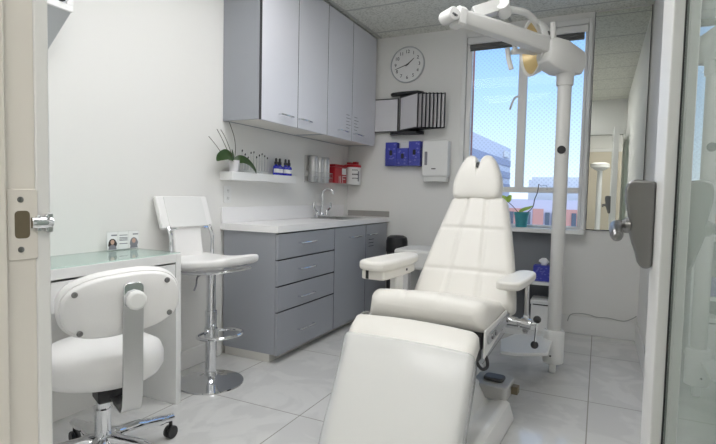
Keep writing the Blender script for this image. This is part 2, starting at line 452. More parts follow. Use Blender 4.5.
# ------------------------------------------------------------------ upper cabinets
du = .32; ZU = 1.605; ZT_ = 2.63
def bar_handle(parent, p0, p1, stand=.028):
    p0, p1 = Vector(p0), Vector(p1)
    n = Vector((1, 0, 0))
    b = B().tube([p0 - n*stand, p0 - n*.004, p0 + (p1-p0)*.06, p1 + (p0-p1)*.06, p1 - n*.004, p1 - n*stand], .0062, 10)
    return b.obj('handle', 'chrome', parent)
edges = [2.655, 3.09, 3.525, 3.965, 4.445]
hy = [(2.85, 3.00), (3.10, 3.25), (3.70, 3.87), (3.99, 4.165)]
for c in range(2):
    y0, y1 = edges[2*c], edges[2*c+2]
    r = root('wall_cabinet', ['grey wall cabinet with two pale doors, on the left beside the exposed grey end panel', 'grey wall cabinet whose pale doors carry small dark lines, in the corner by the clock'][c], 'cabinet', (0, 0, 0), 0, None)
    b = B()
    b.box(.002, du-.022, y0, y0+.018, ZU, ZT_).box(.002, du-.022, y1-.018, y1, ZU, ZT_).box(.002, .012, y0+.018, y1-.018, ZU, ZT_)
    b.box(.012, du-.022, y0+.018, y1-.018, ZT_-.018, ZT_)
    b.obj('body', 'grey', r, .001)
    B().box(.003, du-.024, y0+.018, y1-.018, ZU+.004, ZU+.02).obj('bottom_panel', 'cream', r)
    for k in range(2):
        a0, a1 = edges[2*c+k]+.004, edges[2*c+k+1]-.004
        dd = B().box(du-.020, du, a0, a1, ZU-.004, ZT_-.002).obj('door', 'pale', r, .0015)  # pale tone paints the light falling on the grey door
        plabel(B().box(du-.019, du-.0015, a0-.0022, a0-.0002, ZU-.003, ZT_-.003).obj('gap_shade', 'dark', dd), 'dark strip painted as gap shade')  # shade in the gap between doors, painted as a dark strip
        h = hy[2*c+k]
        bar_handle(dd, (du+.03, h[0], 1.664), (du+.03, h[1], 1.664))
        if c == 1:
            b = B()
            for q in range(5):
                z = 1.70 + q*.028; yy = (3.855, 4.01)[k]
                b.box(du, du+.0006, yy, yy + (.085 if q % 2 else .06), z, z+.005)
            b.obj('print_and_reflection', 'inkgrey', dd)  # dashes painted as blind reflections on the door
b = B().box(.002, du-.004, edges[4]+.001, D-.06, ZU, ZT_-.001)
tag(b.obj('cabinet_filler', 'pale', None, .001), 'narrow filler strip closing the gap between wall cabinet and far wall', 'filler panel')

# ------------------------------------------------------------------ lower cabinets + counter
dl = .465
TK = .062
r = root('drawer_cabinet', 'grey base cabinet with four stacked drawers under the white counter', 'cabinet', (0,0,0))
yA, yB_, yC = 2.655, 3.42, 4.475
b = B().box(.016, dl-.021, yA, yA+.018, TK, .866).box(.016, dl-.021, yB_-.018, yB_, TK, .866).box(.016, .03, yA+.018, yB_-.018, TK, .866)
b.box(.03, dl-.021, yA+.018, yB_-.018, TK, TK+.018).box(.03, dl-.021, yA+.018, yB_-.018, .848, .866)
b.obj('body', 'grey', r, .001)
B().box(.016, dl-.075, yA+.02, yB_, .0, TK).obj('toe_kick', 'cream', r, .001)
zs = [.862, .688, .514, .343, .052]
for k in range(4):
    dd = B().box(dl-.020, dl, yA+.002, yB_-.004, zs[k+1]+.005, zs[k]-.005).obj('drawer', 'grey', r, .0015)
    plabel(B().box(dl-.019, dl-.0015, yA+.003, yB_-.005, zs[k]-.0045, zs[k]-.002).obj('gap_shade', 'dark', dd), 'dark strip painted as gap shade')  # dark strip stands in for the shade between drawers
    zc = [.786, .606, .413, .182][k]
    bar_handle(dd, (dl+.03, 2.90, zc), (dl+.03, 3.10, zc))
r = root('sink_cabinet', 'grey base cabinet with two doors under the sink in the far corner', 'cabinet', (0,0,0))
b = B().box(.016, dl-.021, yB_+.001, yB_+.018, TK, .80).box(.016, dl-.021, yC-.018, yC, TK, .80).box(.016, .03, yB_+.018, yC-.018, TK, .80).box(.03, dl-.021, yB_+.018, yC-.018, TK, TK+.018)
b.obj('body', 'grey', r, .001)
B().box(.016, dl-.075, yB_+.001, yC, 0, TK).obj('toe_kick', 'cream', r, .001)
ym = 4.0
for k, (a0, a1) in enumerate(((yB_+.004, ym-.004), (ym+.004, yC))):
    dd = B().box(dl-.020, dl, a0, a1, .055, .859).obj('door', 'grey', r, .0015)
    plabel(B().box(dl-.019, dl-.0015, a0-.0025, a0-.0004, .057, .857).obj('gap_shade', 'dark', dd), 'dark strip painted as gap shade')  # door gap shade drawn as a dark strip
    bar_handle(dd, (dl+.03, (3.66, 4.03)[k], .772), (dl+.03, (3.87, 4.19)[k], .772))
    if k == 1:
        b = B()
        for q in range(3): b.box(dl, dl+.0006, 4.06, 4.17, .66+q*.03, .665+q*.03)
        b.obj('print_and_reflection', 'ink', dd)  # painted blind reflections, drawn as dark dashes
# countertop with sink cut-out
r = root('countertop', 'white countertop with backsplash and inset steel sink over the grey base cabinets', 'countertop', (0,0,0))
cx1 = dl+.008; y0c, y1c = 2.635, D-.001
sx0, sx1, sy0, sy1 = .09, .385, 3.70, 4.12
b = B().box(.001, sx0, y0c, y1c, .868, .912).box(sx1, cx1, y0c, y1c, .868, .912).box(sx0, sx1, y0c, sy0, .868, .912).box(sx0, sx1, sy1, y1c, .868, .912)
b.obj('slab', 'quartz', r)
B().box(.001, .02, y0c, 4.42, .912, 1.022).obj('backsplash', 'quartz', r, .003)
B().box(.021, cx1-.005, D-.022, D-.001, .9125, .968).obj('side_splash', 'splash', r, .002)
b = B()
b.box(sx0-.012, sx1+.012, sy0-.012, sy0+.002, .912, .916).box(sx0-.012, sx1+.012, sy1-.002, sy1+.012, .912, .916).box(sx0-.012, sx0+.002, sy0, sy1, .912, .916).box(sx1-.002, sx1+.012, sy0, sy1, .912, .916)
b.box(sx0+.001, sx0+.003, sy0+.001, sy1-.001, .80, .914).box(sx1-.003, sx1-.001, sy0+.001, sy1-.001, .80, .914).box(sx0+.001, sx1-.001, sy0+.001, sy0+.003, .80, .914).box(sx0+.001, sx1-.001, sy1-.003, sy1-.001, .80, .914).box(sx0+.001, sx1-.001, sy0+.001, sy1-.001, .80, .803)
b.obj('sink_basin', 'steel', r)
# faucet
r = root('faucet', 'chrome gooseneck faucet with two wing handles behind the sink', 'faucet', (.055, 3.92, .9125))
b = B().lathe([(.0,0),(.022,0),(.02,.03),(.013,.045),(.0,.045)], None, 20, False)
b.box(-.02, .02, -.11, .11, 0, .022)
b.obj('deck_base', 'chrome', r, .004)
B().tube(spline([(0,0,.03),(0,0,.12),(0,.0,.20),(.012,.004,.24),(.05,.012,.262),(.088,.02,.245),(.10,.022,.225),(.10,.022,.212)], 7), .010, 12).obj('spout', 'chrome', r)
for s in (-1, 1):
    b = B().lathe([(.0,0),(.017,0),(.016,.03),(.011,.042),(0,.042)], Matrix.Translation((0, .085*s, .02)), 16, False)
    b.tube(spline([(0,.085*s,.055),(.002,.125*s,.07),(.004,.15*s,.095),(.004,.152*s,.135)], 5), [.009]*5+[.010]*5+[.012]*5+[.011], 10)
    b.obj('wing_handle', 'chrome', r)

# ------------------------------------------------------------------ ledge on the left wall and what is on it
B_L = 1.262
tag(B().box(.001, .11, 2.625, 3.40, 1.205, 1.262).obj('wall_shelf', 'white', None, .003), 'white floating shelf on the left wall holding the orchid and blue bottles', 'shelf')
r = root('orchid_plant', 'orchid with broad dark leaves and bare stems on the white wall shelf', 'plant', (.062, 2.70, B_L+.001))
B().lathe([(.0,0),(.030,0),(.038,.075),(.036,.078),(.033,.072),(.0,.070)], None, 24, False).obj('pot', 'page', r)
def leaf(pts, wid, m, parent, name='leaf', fold=.25, nrm=(1,0,.3)):
    P = spline(pts, 6); n = len(P); rows = []
    N = Vector(nrm).normalized()
    for i, p in enumerate(P):
        t = (P[min(n-1,i+1)] - P[max(0,i-1)]).normalized()
        s_ = t.cross(N).normalized(); nn = s_.cross(t)
        f = i/(n-1); wv = wid * (math.sin(math.pi * min(1, .08 + .92*f**.8)) ** .75) if f < 1 else .001
        wv = max(wv, .002)
        th = .0016
        rows.append([p + s_*wv + nn*wv*fold, p + nn*th, p - s_*wv + nn*wv*fold, p - nn*th])
    return B().rings(rows).obj(name, m, parent, angle=60)
leaf([(.0,.0,.075),(.01,-.05,.098),(.02,-.11,.105),(.03,-.18,.085),(.03,-.205,.06)], .040, 'leaf', r, nrm=(1,.1,.5))
leaf([(0,.01,.075),(.02,.05,.085),(.035,.10,.07),(.05,.15,.03),(.055,.175,-.005)], .036, 'leaf', r, nrm=(1,.1,.6))
leaf([(0,-.01,.075),(.0,-.02,.12),(.01,-.035,.15)], .014, 'leaf', r)
for pts in ([(0,-.02,.07),(.0,-.10,.10),(-.005,-.18,.17),(-.01,-.235,.215)], [(0,-.01,.07),(.0,-.06,.13),(0,-.12,.21),(-.005,-.165,.27)], [(0,-.01,.07),(.01,-.05,.14),(.01,-.10,.22),(.0,-.135,.27)], [(0,.0,.07),(.0,.015,.15),(-.005,.005,.24),(-.005,-.045,.33)]):
    B().tube(spline(pts, 5), .0022, 6).obj('stem', 'stem', r)
tag(B().box(.03, .085, 2.775, 3.10, B_L+.001, B_L+.022).obj('instrument_block', 'clear', None, .002), 'clear low block holding a row of slim instruments on the white wall shelf', 'instrument holder')
heights = [.118, .095, .075, .112, .118, .085, .10, .112, .10, .088]
pos = ['nearest the orchid', 'second from the orchid', 'third from the orchid, the shortest', 'fourth from the orchid, dark tipped', 'fifth from the orchid', 'sixth from the orchid', 'seventh from the orchid', 'fourth from the blue bottles', 'second from the blue bottles', 'nearest the blue bottles']
pos[7] = 'third from the blue bottles'
for k in range(10):
    h = heights[k] + .02
    r = root('instrument', 'slim steel instrument standing upright on the wall shelf, ' + pos[k], 'instrument', (.058, 2.79 + k*.0325, B_L+.0225), 0, 'slim instruments standing on the wall shelf')
    B().tube([(0,0,0),(0,0,h*.5),(0,0,h-.015)], [.0035,.003,.0022], 8).obj('shaft', 'steel', r)
    B().tube([(0,0,h-.015),(0,.002,h-.006),(0,.003,h)], [.0035,.005,.002], 8).obj('tip', 'ink', r)
bl = ['nearest the row of instruments', 'second from the instruments', 'third from the instruments', 'at the far right end of the shelf']
def bottle(loc, label):
    r = root('dropper_bottle', label, 'bottle', loc, 0, 'blue dropper bottles on the wall shelf'); r.scale = (1.12, 1.12, 1.15)
    B().lathe([(.0,0),(.021,0),(.0225,.003),(.0225,.052),(.018,.062),(.010,.066),(.010,.072),(0,.072)], None, 20, False).obj('body', 'blue', r)
    B().lathe([(.0,.070),(.0125,.070),(.0125,.088),(.008,.09),(.0075,.108),(.004,.114),(0,.114)], None, 16, False).obj('dropper_cap', 'black', r)
    rows = []
    for z in (.016, .042):
        rows.append([Vector((.0229*math.cos(a), .0229*math.sin(a), z)) for a in [R(-95 + 130*i/12) for i in range(13)]] + [Vector((.0224*math.cos(a), .0224*math.sin(a), z)) for a in [R(35 - 130*i/12) for i in range(13)]])
    B().rings(rows).obj('label', 'label', r)
    return r
b0 = bottle((.065, 3.188, B_L+.001), 'cobalt blue dropper bottle ' + bl[0] + ' on the wall shelf')
for k, y in enumerate((3.236, 3.315, 3.362)):
    c = copy_tree(b0); c.location = (.065, y, B_L+.001); c['label'] = 'cobalt blue dropper bottle ' + bl[k+1] + (' on the wall shelf' if k < 2 else '')
# outlet
r = root('wall_outlet', 'white double wall outlet under the near end of the floating shelf', 'outlet', (0, 2.705, 1.108))
B().prism(rrect(.075, .118, .006, 3), 'x', .0005, .006).obj('cover_plate', 'white', r, .0015)
for z in (.026, -.026):
    s_ = B().prism(rrect(.034, .034, .012, 4, 0, z), 'x', .006, .0085).obj('socket', 'white', r, .001)
    B().box(.0084, .0088, -.008, -.0055, z-.004, z+.008).box(.0084, .0088, .0055, .008, z-.004, z+.008).box(.0084, .0088, -.002, .002, z-.012, z-.008).obj('slots', 'ink', s_)

# wire rack with metal tubes, sharps containers
r = root('wall_organizer', 'chrome wire organizer on the left wall above the sink', 'organizer', (.001, 3.865, 1.222))
b = B()
for z in (.004, .05, .09): b.tube([(.004,-.165,z),(.095,-.165,z),(.095,.165,z),(.004,.165,z)], .0028, 6)
for k in range(10):
    y = -.16 + k*.0355; b.tube([(.004,y,.004),(.095,y,.004),(.095,y,.09)], .0018, 6)
for y in (-.165, .165): b.tube([(.004,y,.0),(.004,y,.235)], .003, 6)
b.tube([(.004,-.165,.232),(.004,.165,.232)], .003, 6)
b.obj('wire_frame', 'steel', r)
for k, (y, h) in enumerate(((-.105, .228), (0, .222), (.105, .228))):
    t = root('steel_canister', 'tall steel canister in the wire wall organizer, ' + ['on its left side', 'in its middle', 'on its right side beside the red container'][k], 'canister', (.05, 3.865+y, 1.228), 0, 'steel canisters in the wire organizer')
    B().lathe([(0,0),(.040,0),(.041,.01),(.041,h-.006),(.038,h),(.035,h),(.035,h-.01),(0,h-.01)], None, 28, False).obj('body', 'steel', t)
    B().box(.035, .0425, -.012, .012, .03, h-.02).obj('front_slot', 'label', t, .002)
r = root('sharps_container', 'red sharps container with white label beside the wire organizer above the sink', 'container', (.001, 4.205, 1.228))
B().prism(rrect(.24, .15, .01, 3, 0, .078), 'x', .0, .092).obj('body', 'red', r, .006)
B().prism(rrect(.25, .022, .008, 3, 0, .166), 'x', -.0005, .096).obj('lid', 'red', r, .003)
B().box(.0925, .0935, .02, .105, .085, .145).obj('label', 'label', r)
b = B().box(.0925, .0935, -.01, -.003, .005, .07).box(.0925, .0935, -.04, -.034, .005, .07).box(.0925, .0935, .03, .036, .005, .07).box(.0925, .0935, .03, .11, .066, .072).box(.0925, .0935, .03, .09, .04, .046)
b.obj('white_print', 'label', r)
r = root('sharps_canister', 'white round canister with red lid and dark print in the corner above the sink', 'container', (.098, 4.437, 1.225))
B().lathe([(0,0),(.078,0),(.082,.01),(.082,.165),(.078,.17),(0,.17)], None, 32, False).obj('body', 'white', r)
B().lathe([(0,.168),(.086,.168),(.086,.19),(.07,.198),(0,.198)], None, 32, False).box(-.05,-.01,-.03,.03,.195,.218).box(.015,.055,-.03,.03,.195,.222).obj('lid', 'red', r, .003)
b = B()
for z, hw in ((.14, .035), (.10, .04), (.095, .02), (.06, .03)):
    for q in range(5):
        a = R(-62 + q*9); rr = .0825
        p = Vector((rr*math.cos(a), rr*math.sin(a), z)); mx = Matrix.Translation(p) @ Matrix.Rotation(a, 4, 'Z')
        b.box(-.0005, .0008, -.0045, .0045, -.004, .004, mx)
b.obj('printed_text', 'ink', r)
B().box(-.03, .03, .08, .1095, .05, .07).box(-.097, -.08, -.03, .03, .05, .07).obj('wall_bracket', 'steel', r)
B().box(.0815, .0835, -.004, .012, .03, .13, Matrix.Rotation(R(-20),4,'Z')).obj('scale_strip', 'inkgrey', r)

# ------------------------------------------------------------------ far wall: clock, document rack, gloves, towels
r = root('wall_clock', 'round white wall clock with black numerals high on the far wall', 'clock', (.622, D-.0005, 2.368))
RY = Matrix.Rotation(R(90), 4, 'X')
B().lathe([(0,0),(.162,0),(.170,.008),(.170,.026),(.166,.032),(.162,.032),(.160,.020),(0,.020)], RY, 56, False).obj('rim', 'alu', r)
B().lathe([(0,.0202),(.1595,.0202),(.1595,.0212),(0,.0212)], RY, 56, False).obj('dial', 'white', r)
for k in range(1, 13):
    a = R(90 - 30*k)
    text_mesh(str(k), .044, 'numeral', 'ink', r, Matrix.Translation((.120*math.cos(a), -.0222, .120*math.sin(a))) @ YFACE)
def hand(ang, L, wd, name, yy):
    mx = Matrix.Translation((0, yy, 0)) @ Matrix.Rotation(-R(ang), 4, Vector((0, -1, 0)))
    b = B(); b.prism([(-wd, -.02), (wd, -.02), (wd*.5, L), (-wd*.5, L)], 'y', -.0015, 0, mx); b.obj(name, 'ink', r)
hand(51, .085, .0055, 'hour_hand', -.0245)
hand(252, .128, .0042, 'minute_hand', -.0265)
B().lathe([(0,.022),(.007,.022),(.007,.029),(0,.029)], RY, 14, False).obj('hub', 'ink', r)

r = root('document_rack', 'black wall rack with hinged white display pages under the clock', 'display rack', (0, D, 0))
b = B()
for z0, z1 in ((2.078, 2.10), (1.705, 1.735)):
    b.prism([(.47,-.001),(.47,-.05),(.50,-.085),(.60,-.11),(.76,-.11),(.80,-.06),(.80,-.001)], 'z', z0, z1)
b.box(.55, .72, -.012, -.001, 1.735, 2.078)
b.obj('bracket', 'black', r, .004)
def panel(h, o, z0, z1):
    h = Vector((h[0], h[1], 0)); o = Vector((o[0], o[1], 0))
    dv = (o - h); L = dv.length; ang = math.atan2(dv.y, dv.x)
    mx = Matrix.Translation(h) @ Matrix.Rotation(ang, 4, 'Z')
    fr = .009; t = .004
    b = B().box(0, L, -t, t, z0, z0+fr, mx).box(0, L, -t, t, z1-fr, z1, mx).box(0, fr, -t, t, z0+fr, z1-fr, mx).box(L-fr, L, -t, t, z0+fr, z1-fr, mx)
    p = b.obj('panel_frame', 'black', r)
    B().box(fr, L-fr, -.0015, .0015, z0+fr, z1-fr, mx).obj('page', 'page', p)
panel((.555, -.05), (.306, -.055), 1.733, 2.052)
panel((.572, -.05), (.812, -.225), 1.742, 2.058)
for k in range(7):
    xo = .845 + k*.0315
    panel((.60 + .022*k, -.04), (xo, -.205 + .013*k), 1.742, 2.058)

r = root('glove_box_holder', 'clear acrylic holder with blue glove boxes on the far wall', 'glove box holder', (.622, D-.001, 1.402))
b = B().box(-.185, .185, -.006, 0, 0, .235).box(-.185, .185, -.096, -.006, 0, .005).box(-.185, -.18, -.096, -.006, .005, .17).box(.18, .185, -.096, -.006, .005, .17).box(-.18, .18, -.096, -.093, .005, .07)
b.obj('acrylic_frame', 'clear', r, .001)
B().box(-.05, .06, -.01, -.0065, .16, .232).obj('paper_tag', 'label', r)
for k, (x, h) in enumerate(((-.118, .222), (.0, .165), (.118, .228))):
    t = root('glove_box', ['blue glove box on the left of the clear wall holder', 'shorter blue glove box in the middle of the clear wall holder', 'blue glove box on the right of the clear wall holder'][k], 'glove box', (.622+x, D-.0135, 1.4085), 0, 'blue glove boxes in the wall holder')
    B().box(-.057, .057, -.078, 0, 0, h).obj('carton', 'bluebox', t, .002)
    b = B(); random.seed(k)
    for q in range(9):
        cx, cz = random.uniform(-.045, .045), random.uniform(.02, h-.02)
        b.prism([(cx-.012, cz), (cx, cz+.010), (cx+.014, cz+.002), (cx+.002, cz-.008)], 'y', -.0788, -.0782)
    b.obj('printed_pattern', mat('print_blue', (.16, .17, .55), .5) if k == 0 else bpy.data.materials['print_blue'], t)
    B().prism(rrect(.03, .05, .012, 5, 0, h*.55), 'y', -.0792, -.0782).obj('opening', 'ink', t)

r = root('towel_dispenser', 'white paper towel dispenser with dark sight slot on the far wall left of the window', 'towel dispenser', (.945, D-.0003, 1.258))
B().prism(rrect(.245, .33, .018, 5, 0, .215), 'y', -.105, 0).obj('cover', 'plastic', r, .010, 3)
B().box(-.11, .11, -.012, -.0002, .06, .36).obj('wall_mount', 'steel', r)
B().box(-.112, .112, -.095, .0, .0, .052).obj('towel_tray', 'steel', r, .004)
B().prism(rrect(.026, .125, .008, 4, -.085, .215), 'y', -.1065, -.104).obj('sight_slot', 'inkgrey', r)
B().box(-.03, .01, -.1065, -.104, .115, .124).obj('logo_mark', 'ink', r)

# ------------------------------------------------------------------ under the window
r = root('low_bookcase', 'low white open shelf unit standing under the window sill', 'shelf unit', (0, 0, 0))
bx0, bx1, by0, by1 = 1.36, 2.03, 4.20, D-.002
b = B().box(bx0, bx0+.018, by0, by1, 0, .836).box(bx1-.018, bx1, by0, by1, 0, .836)
b.box(bx0+.018, bx1-.018, by0+.02, by1, .0, .05)
b.obj('carcass', 'white', r, .002)
B().box(bx0+.018, bx1-.018, by0+.01, by1-.012, .43, .455).obj('shelf', 'white', r, .002)
B().box(bx0+.018, bx1-.018, by1-.012, by1-.002, .05, .836).obj('back_panel', 'shelfback', r)
r = root('tissue_box', 'blue patterned tissue box on the middle shelf under the window', 'tissue box', (1.932, 4.31, .456))
B().box(-.075, .075, -.06, .06, 0, .125).obj('carton', 'bluebox', r, .003)
b = B(); random.seed(8)
for q in range(26):
    cx, cz = random.uniform(-.06, .06), random.uniform(.012, .112)
    b.prism([(cx-.009, cz), (cx, cz+.006), (cx+.011, cz+.001), (cx+.001, cz-.006)], 'y', -.0608, -.0602)
b.obj('printed_pattern', bpy.data.materials['print_blue'], r)
rows = []
for i, (rr, z) in enumerate(((.012,.124),(.018,.14),(.026,.155),(.022,.17),(.012,.185))):
    rows.append([Vector((rr*(1.3+.35*math.sin(3*k+i))*math.cos(2*math.pi*k/16), rr*.55*(1+.3*math.cos(5*k))*math.sin(2*math.pi*k/16), z)) for k in range(16)])
B().rings(rows).obj('tissue', 'label', r)
r = root('storage_box', 'white lidded storage box on the bottom shelf under the window', 'box', (1.928, 4.32, .051))
B().box(-.075, .075, -.09, .09, 0, .215).obj('body', 'white', r, .004)
B().box(-.08, .08, -.095, .095, .216, .255).obj('lid', 'white', r, .005)
B().box(-.06, .06, -.0965, -.0945, .214, .222).obj('lid_gap', 'dark', r)

r = root('potted_plant', 'small pale-leaved plant with one bent stem in a teal pot on window sill', 'plant', (1.722, 4.462, .878))
B().lathe([(0,0),(.045,0),(.060,.105),(.064,.105),(.064,.128),(.058,.128),(.056,.11),(0,.108)], None, 28, False).obj('pot', 'teal', r)
B().lathe([(0,.106),(.056,.108),(.0,.116)], None, 20, False).obj('soil', 'soil', r)
B().tube(spline([(.03,0,.11),(.085,.01,.17),(.10,.01,.24),(.12,.01,.30),(.128,.01,.37)], 5), .004, 7).obj('stem', 'stem', r)
B().tube(spline([(.128,.01,.37),(.15,.01,.355),(.19,.01,.36),(.195,.01,.32)], 4), .002, 6).obj('support_wire', 'inkgrey', r)
B().tube(spline([(-.02,0,.11),(-.07,.0,.17),(-.12,-.01,.215)], 5), .003, 7).obj('stem', 'stem', r)
leaf([(-.12,-.01,.215),(-.15,-.02,.235),(-.20,-.03,.245),(-.235,-.03,.23)], .030, 'lime', r, nrm=(0,-1,.5))
leaf([(-.12,-.01,.215),(-.10,-.02,.25),(-.085,-.03,.27)], .024, 'lime', r, nrm=(0,-1,.5))
leaf([(-.02,-.02,.13),(.02,-.03,.15),(.06,-.03,.165),(.09,-.03,.185)], .017, 'lime', r, nrm=(0,-1,.6))

# ------------------------------------------------------------------ trash bin and side cart in the far corner
r = root('trash_bin', 'black round-topped trash bin between the grey base cabinet and the far wall', 'trash bin', (.632, 4.33, 0))
B().lathe([(0,0),(.085,0),(.093,.58),(.095,.60),(0,.60)], None, 32, False).obj('body', 'bin', r)
B().lathe([(0,.602),(.100,.602),(.100,.70),(.092,.735),(.065,.752),(0,.757)], None, 32, False).obj('lid', 'black', r)
r = root('side_table', 'cream side table with thick rounded top standing behind the treatment chair', 'side table', (1.205, 3.64, 0))
B().prism(rrect(.52, .40, .05, 6), 'z', .585, .728).obj('top', 'post', r, .02, 4)
for x in (-.19, .19):
    for y in (-.13, .13):
        B().box(x-.045, x+.045, y-.03, y+.03, 0, .586).obj('leg', 'post', r, .006)

# ------------------------------------------------------------------ desk
DZ = .805
r = root('desk', 'white desk with one drawer along the left wall beside the doorway', 'desk', (0, 0, 0))
dy0, dy1, dx1 = .72, 1.93, .36
b = B().box(.002, dx1, dy1-.034, dy1, 0, DZ-.006).obj('side_panel', 'white', r, .0015)
b = B().box(.002, dx1, dy0, dy0+.034, 0, DZ-.006).obj('side_panel', 'white', r, .0015)
B().box(.002, dx1, dy0+.034, dy1-.034, DZ-.05, DZ-.006).obj('top', 'white', r, .0015)
B().box(.002, .02, dy0+.034, dy1-.034, .45, DZ-.05).obj('back_panel', 'white', r)
dd = B().box(dx1-.02, dx1-.002, dy0+.037, dy1-.037, DZ-.185, DZ-.060).obj('drawer', 'white', r, .0015)
B().box(.03, dx1-.02, dy0+.06, dy1-.06, DZ-.175, DZ-.075).obj('drawer_box', 'white', dd)
B().box(.003, dx1-.002, dy0, dy1-.002, DZ-.0055, DZ+.0005).obj('glass_top', 'deskglass', r, .001)
def card_stand(loc, rz, label, hairc, nameonly=False):
    r = root('card_holder', label, 'card holder', loc, rz, 'card holders on the desk')
    b = B().box(-.001, .002, -.029, .029, 0, .10).box(-.028, .0, -.029, .029, 0, .002)
    b.obj('acrylic_stand', 'clear', r)
    c = B().box(.0025, .0032, -.027, .027, .004, .096).obj('card', 'label', r)
    if nameonly:
        b = B()
        for z in (.075, .062, .055, .048, .03): b.box(.0032, .0036, -.022, .022, z, z+.004)
        b.obj('print_and_reflection', 'inkgrey', c)
    else:
        B().box(.0032, .0036, -.006, .024, .076, .083).obj('print_and_reflection', 'inkgrey', c)
        B().prism([(-.021*math.cos(R(a))*(1 if a < 180 else 1.15), .036 + .026*math.sin(R(a))) for a in range(0, 360, 20)], 'x', .0032, .0035).obj('portrait_hair', hairc, c)
        B().prism([(.010*math.cos(R(a)), .044 + .013*math.sin(R(a))) for a in range(0, 360, 24)], 'x', .0035, .0038).obj('portrait_face', 'skin', c)
        B().prism([(-.022,.005),(.022,.005),(.018,.022),(.006,.03),(-.006,.03),(-.018,.022)], 'x', .0035, .0039).obj('portrait_shoulders', 'inkgrey', c)
    return r
card_stand((.045, 1.765, DZ+.002), R(-12), 'small acrylic card holder with a dark-haired portrait, leftmost on the glass desk', 'hair')
card_stand((.045, 1.832, DZ+.002), R(-12), 'small acrylic card holder with printed lines only, between the two portrait cards', 'hair', True)
card_stand((.05, 1.893, DZ+.002), R(-12), 'small acrylic card holder with a grey-clothed portrait, rightmost on the glass desk', 'inkgrey')

# wall cabinet with sloped underside top left
r = root('display_cabinet', 'white wall unit with sloping grey underside at top left beside the door jamb', 'wall unit', (0, 0, 0))
B().prism([(.001,1.735),(.19,1.90),(.19,2.20),(.001,2.20)], 'y', .62, 1.455).obj('body', 'alu', r, .002)
b = B().box(.19, .205, .62, 1.455, 1.898, 1.925).box(.19, .205, .62, 1.455, 2.17, 2.20).box(.19, .205, 1.425, 1.455, 1.925, 2.17).box(.19, .205, .62, .65, 1.925, 2.17)
b.obj('front_frame', 'white', r, .002)
B().box(.19, .196, .65, 1.425, 1.925, 2.17).obj('front_panel', 'pale', r)
B().box(.196, .215, 1.395, 1.412, 1.93, 1.955).obj('catch', 'ink', r, .002)

# ------------------------------------------------------------------ bar stool
r = root('bar_stool', 'white bar stool with chrome pedestal and tall back between desk and grey cabinet', 'stool', (.300, 2.222, 0), R(-4))
B().lathe([(0,0),(.186,0),(.191,.004),(.189,.010),(.12,.020),(.06,.034),(.038,.05),(.034,.07),(.0,.07)], None, 48, False).obj('base', 'chrome', r)
b = B().lathe([(.032,.06),(.032,.40),(.034,.402),(.034,.43),(.026,.432),(.026,.66),(.0,.66)], None, 24, False)
b.obj('column', 'chrome', r)
pts = [(.075 + .125*math.cos(2*math.pi*k/32), .125*math.sin(2*math.pi*k/32)*1.05, .30 + .012*math.cos(2*math.pi*k/32)) for k in range(32)]
b = B().tube(pts, .009, 10, True); b.lathe([(.039,.275),(.039,.325),(.033,.33)], None, 20, False)
b.obj('foot_ring', 'chrome', r)
# seat
prof = lambda t: (-.235 + .465*t, .70 + .045*t*t + .02*(1-t)**3)
sb = B(); rows = []
for i in range(25):
    t = i/24; px, pz = prof(t)
    e = min(t, 1-t); ins = .03*(1 - min(1, e/.06))**2
    wv = (.205 - .035*t**2) - ins*1.2; th = .028 - ins*.4
    row = []
    for k in range(32):
        a = 2*math.pi*k/32
        cx, cs = math.cos(a), math.sin(a)
        row.append(Vector((px, wv*math.copysign(abs(cx)**.35, cx), pz + th*math.copysign(abs(cs)**.6, cs))))
    rows.append(row)
sb.rings(rows).obj('seat', 'stoolvinyl', r, angle=60)
b = B().tube(spline([(-.19,-.17,.672),(.0,-.165,.668),(.16,-.145,.682),(.215,-.08,.69),(.215,.08,.69),(.16,.145,.682),(0,.165,.668),(-.19,.17,.672)], 6), .009, 10)
b.lathe([(.0,.64),(.05,.645),(.09,.662),(.0,.664)], None, 24, False)
b.obj('seat_frame', 'chrome', r)
# back: lower strip and upper panel
B().box(-.012, .012, -.10, .11, 0, .26, Matrix.Translation((-.185,0,.70)) @ Matrix.Rotation(R(-9),4,'Y')).obj('back_strip', 'stoolvinyl', r, .008, 3)
mxp = Matrix.Translation((-.205,0,.905)) @ Matrix.Rotation(R(-19),4,'Y')
B().box(-.016, .016, -.185, .195, 0, .195, mxp).obj('backrest', 'stoolvinyl', r, .008, 3)
B().box(.0155, .019, -.135, .15, .004, .19, mxp).obj('backrest_inset', 'plastic', r, .003, 2)
for y in (-.15, .16):
    b = B().tube(spline([(-.165,y,.70),(-.162,y,.78),(-.165,y,.86),(-.19,y,.915)], 6), .011, 10)
    b.tube(spline([(-.19,y,.90),(-.185,y-math.copysign(.05,y),.905)], 3), .009, 8)
    b.obj('bracket', 'chrome', r)
B().tube(spline([(0,-.02,.655),(-.02,-.08,.64),(.02,-.13,.605),(.03,-.155,.575)], 5), .005, 8).obj('gas_lever', 'inkgrey', r)

# ------------------------------------------------------------------ rolling desk chair
SC = (.605, 1.285, 0); face = math.atan2(.40, -.917)
r = root('rolling_chair', 'white rolling chair with oval padded backrest and chrome base in front of the desk', 'chair', SC, face)
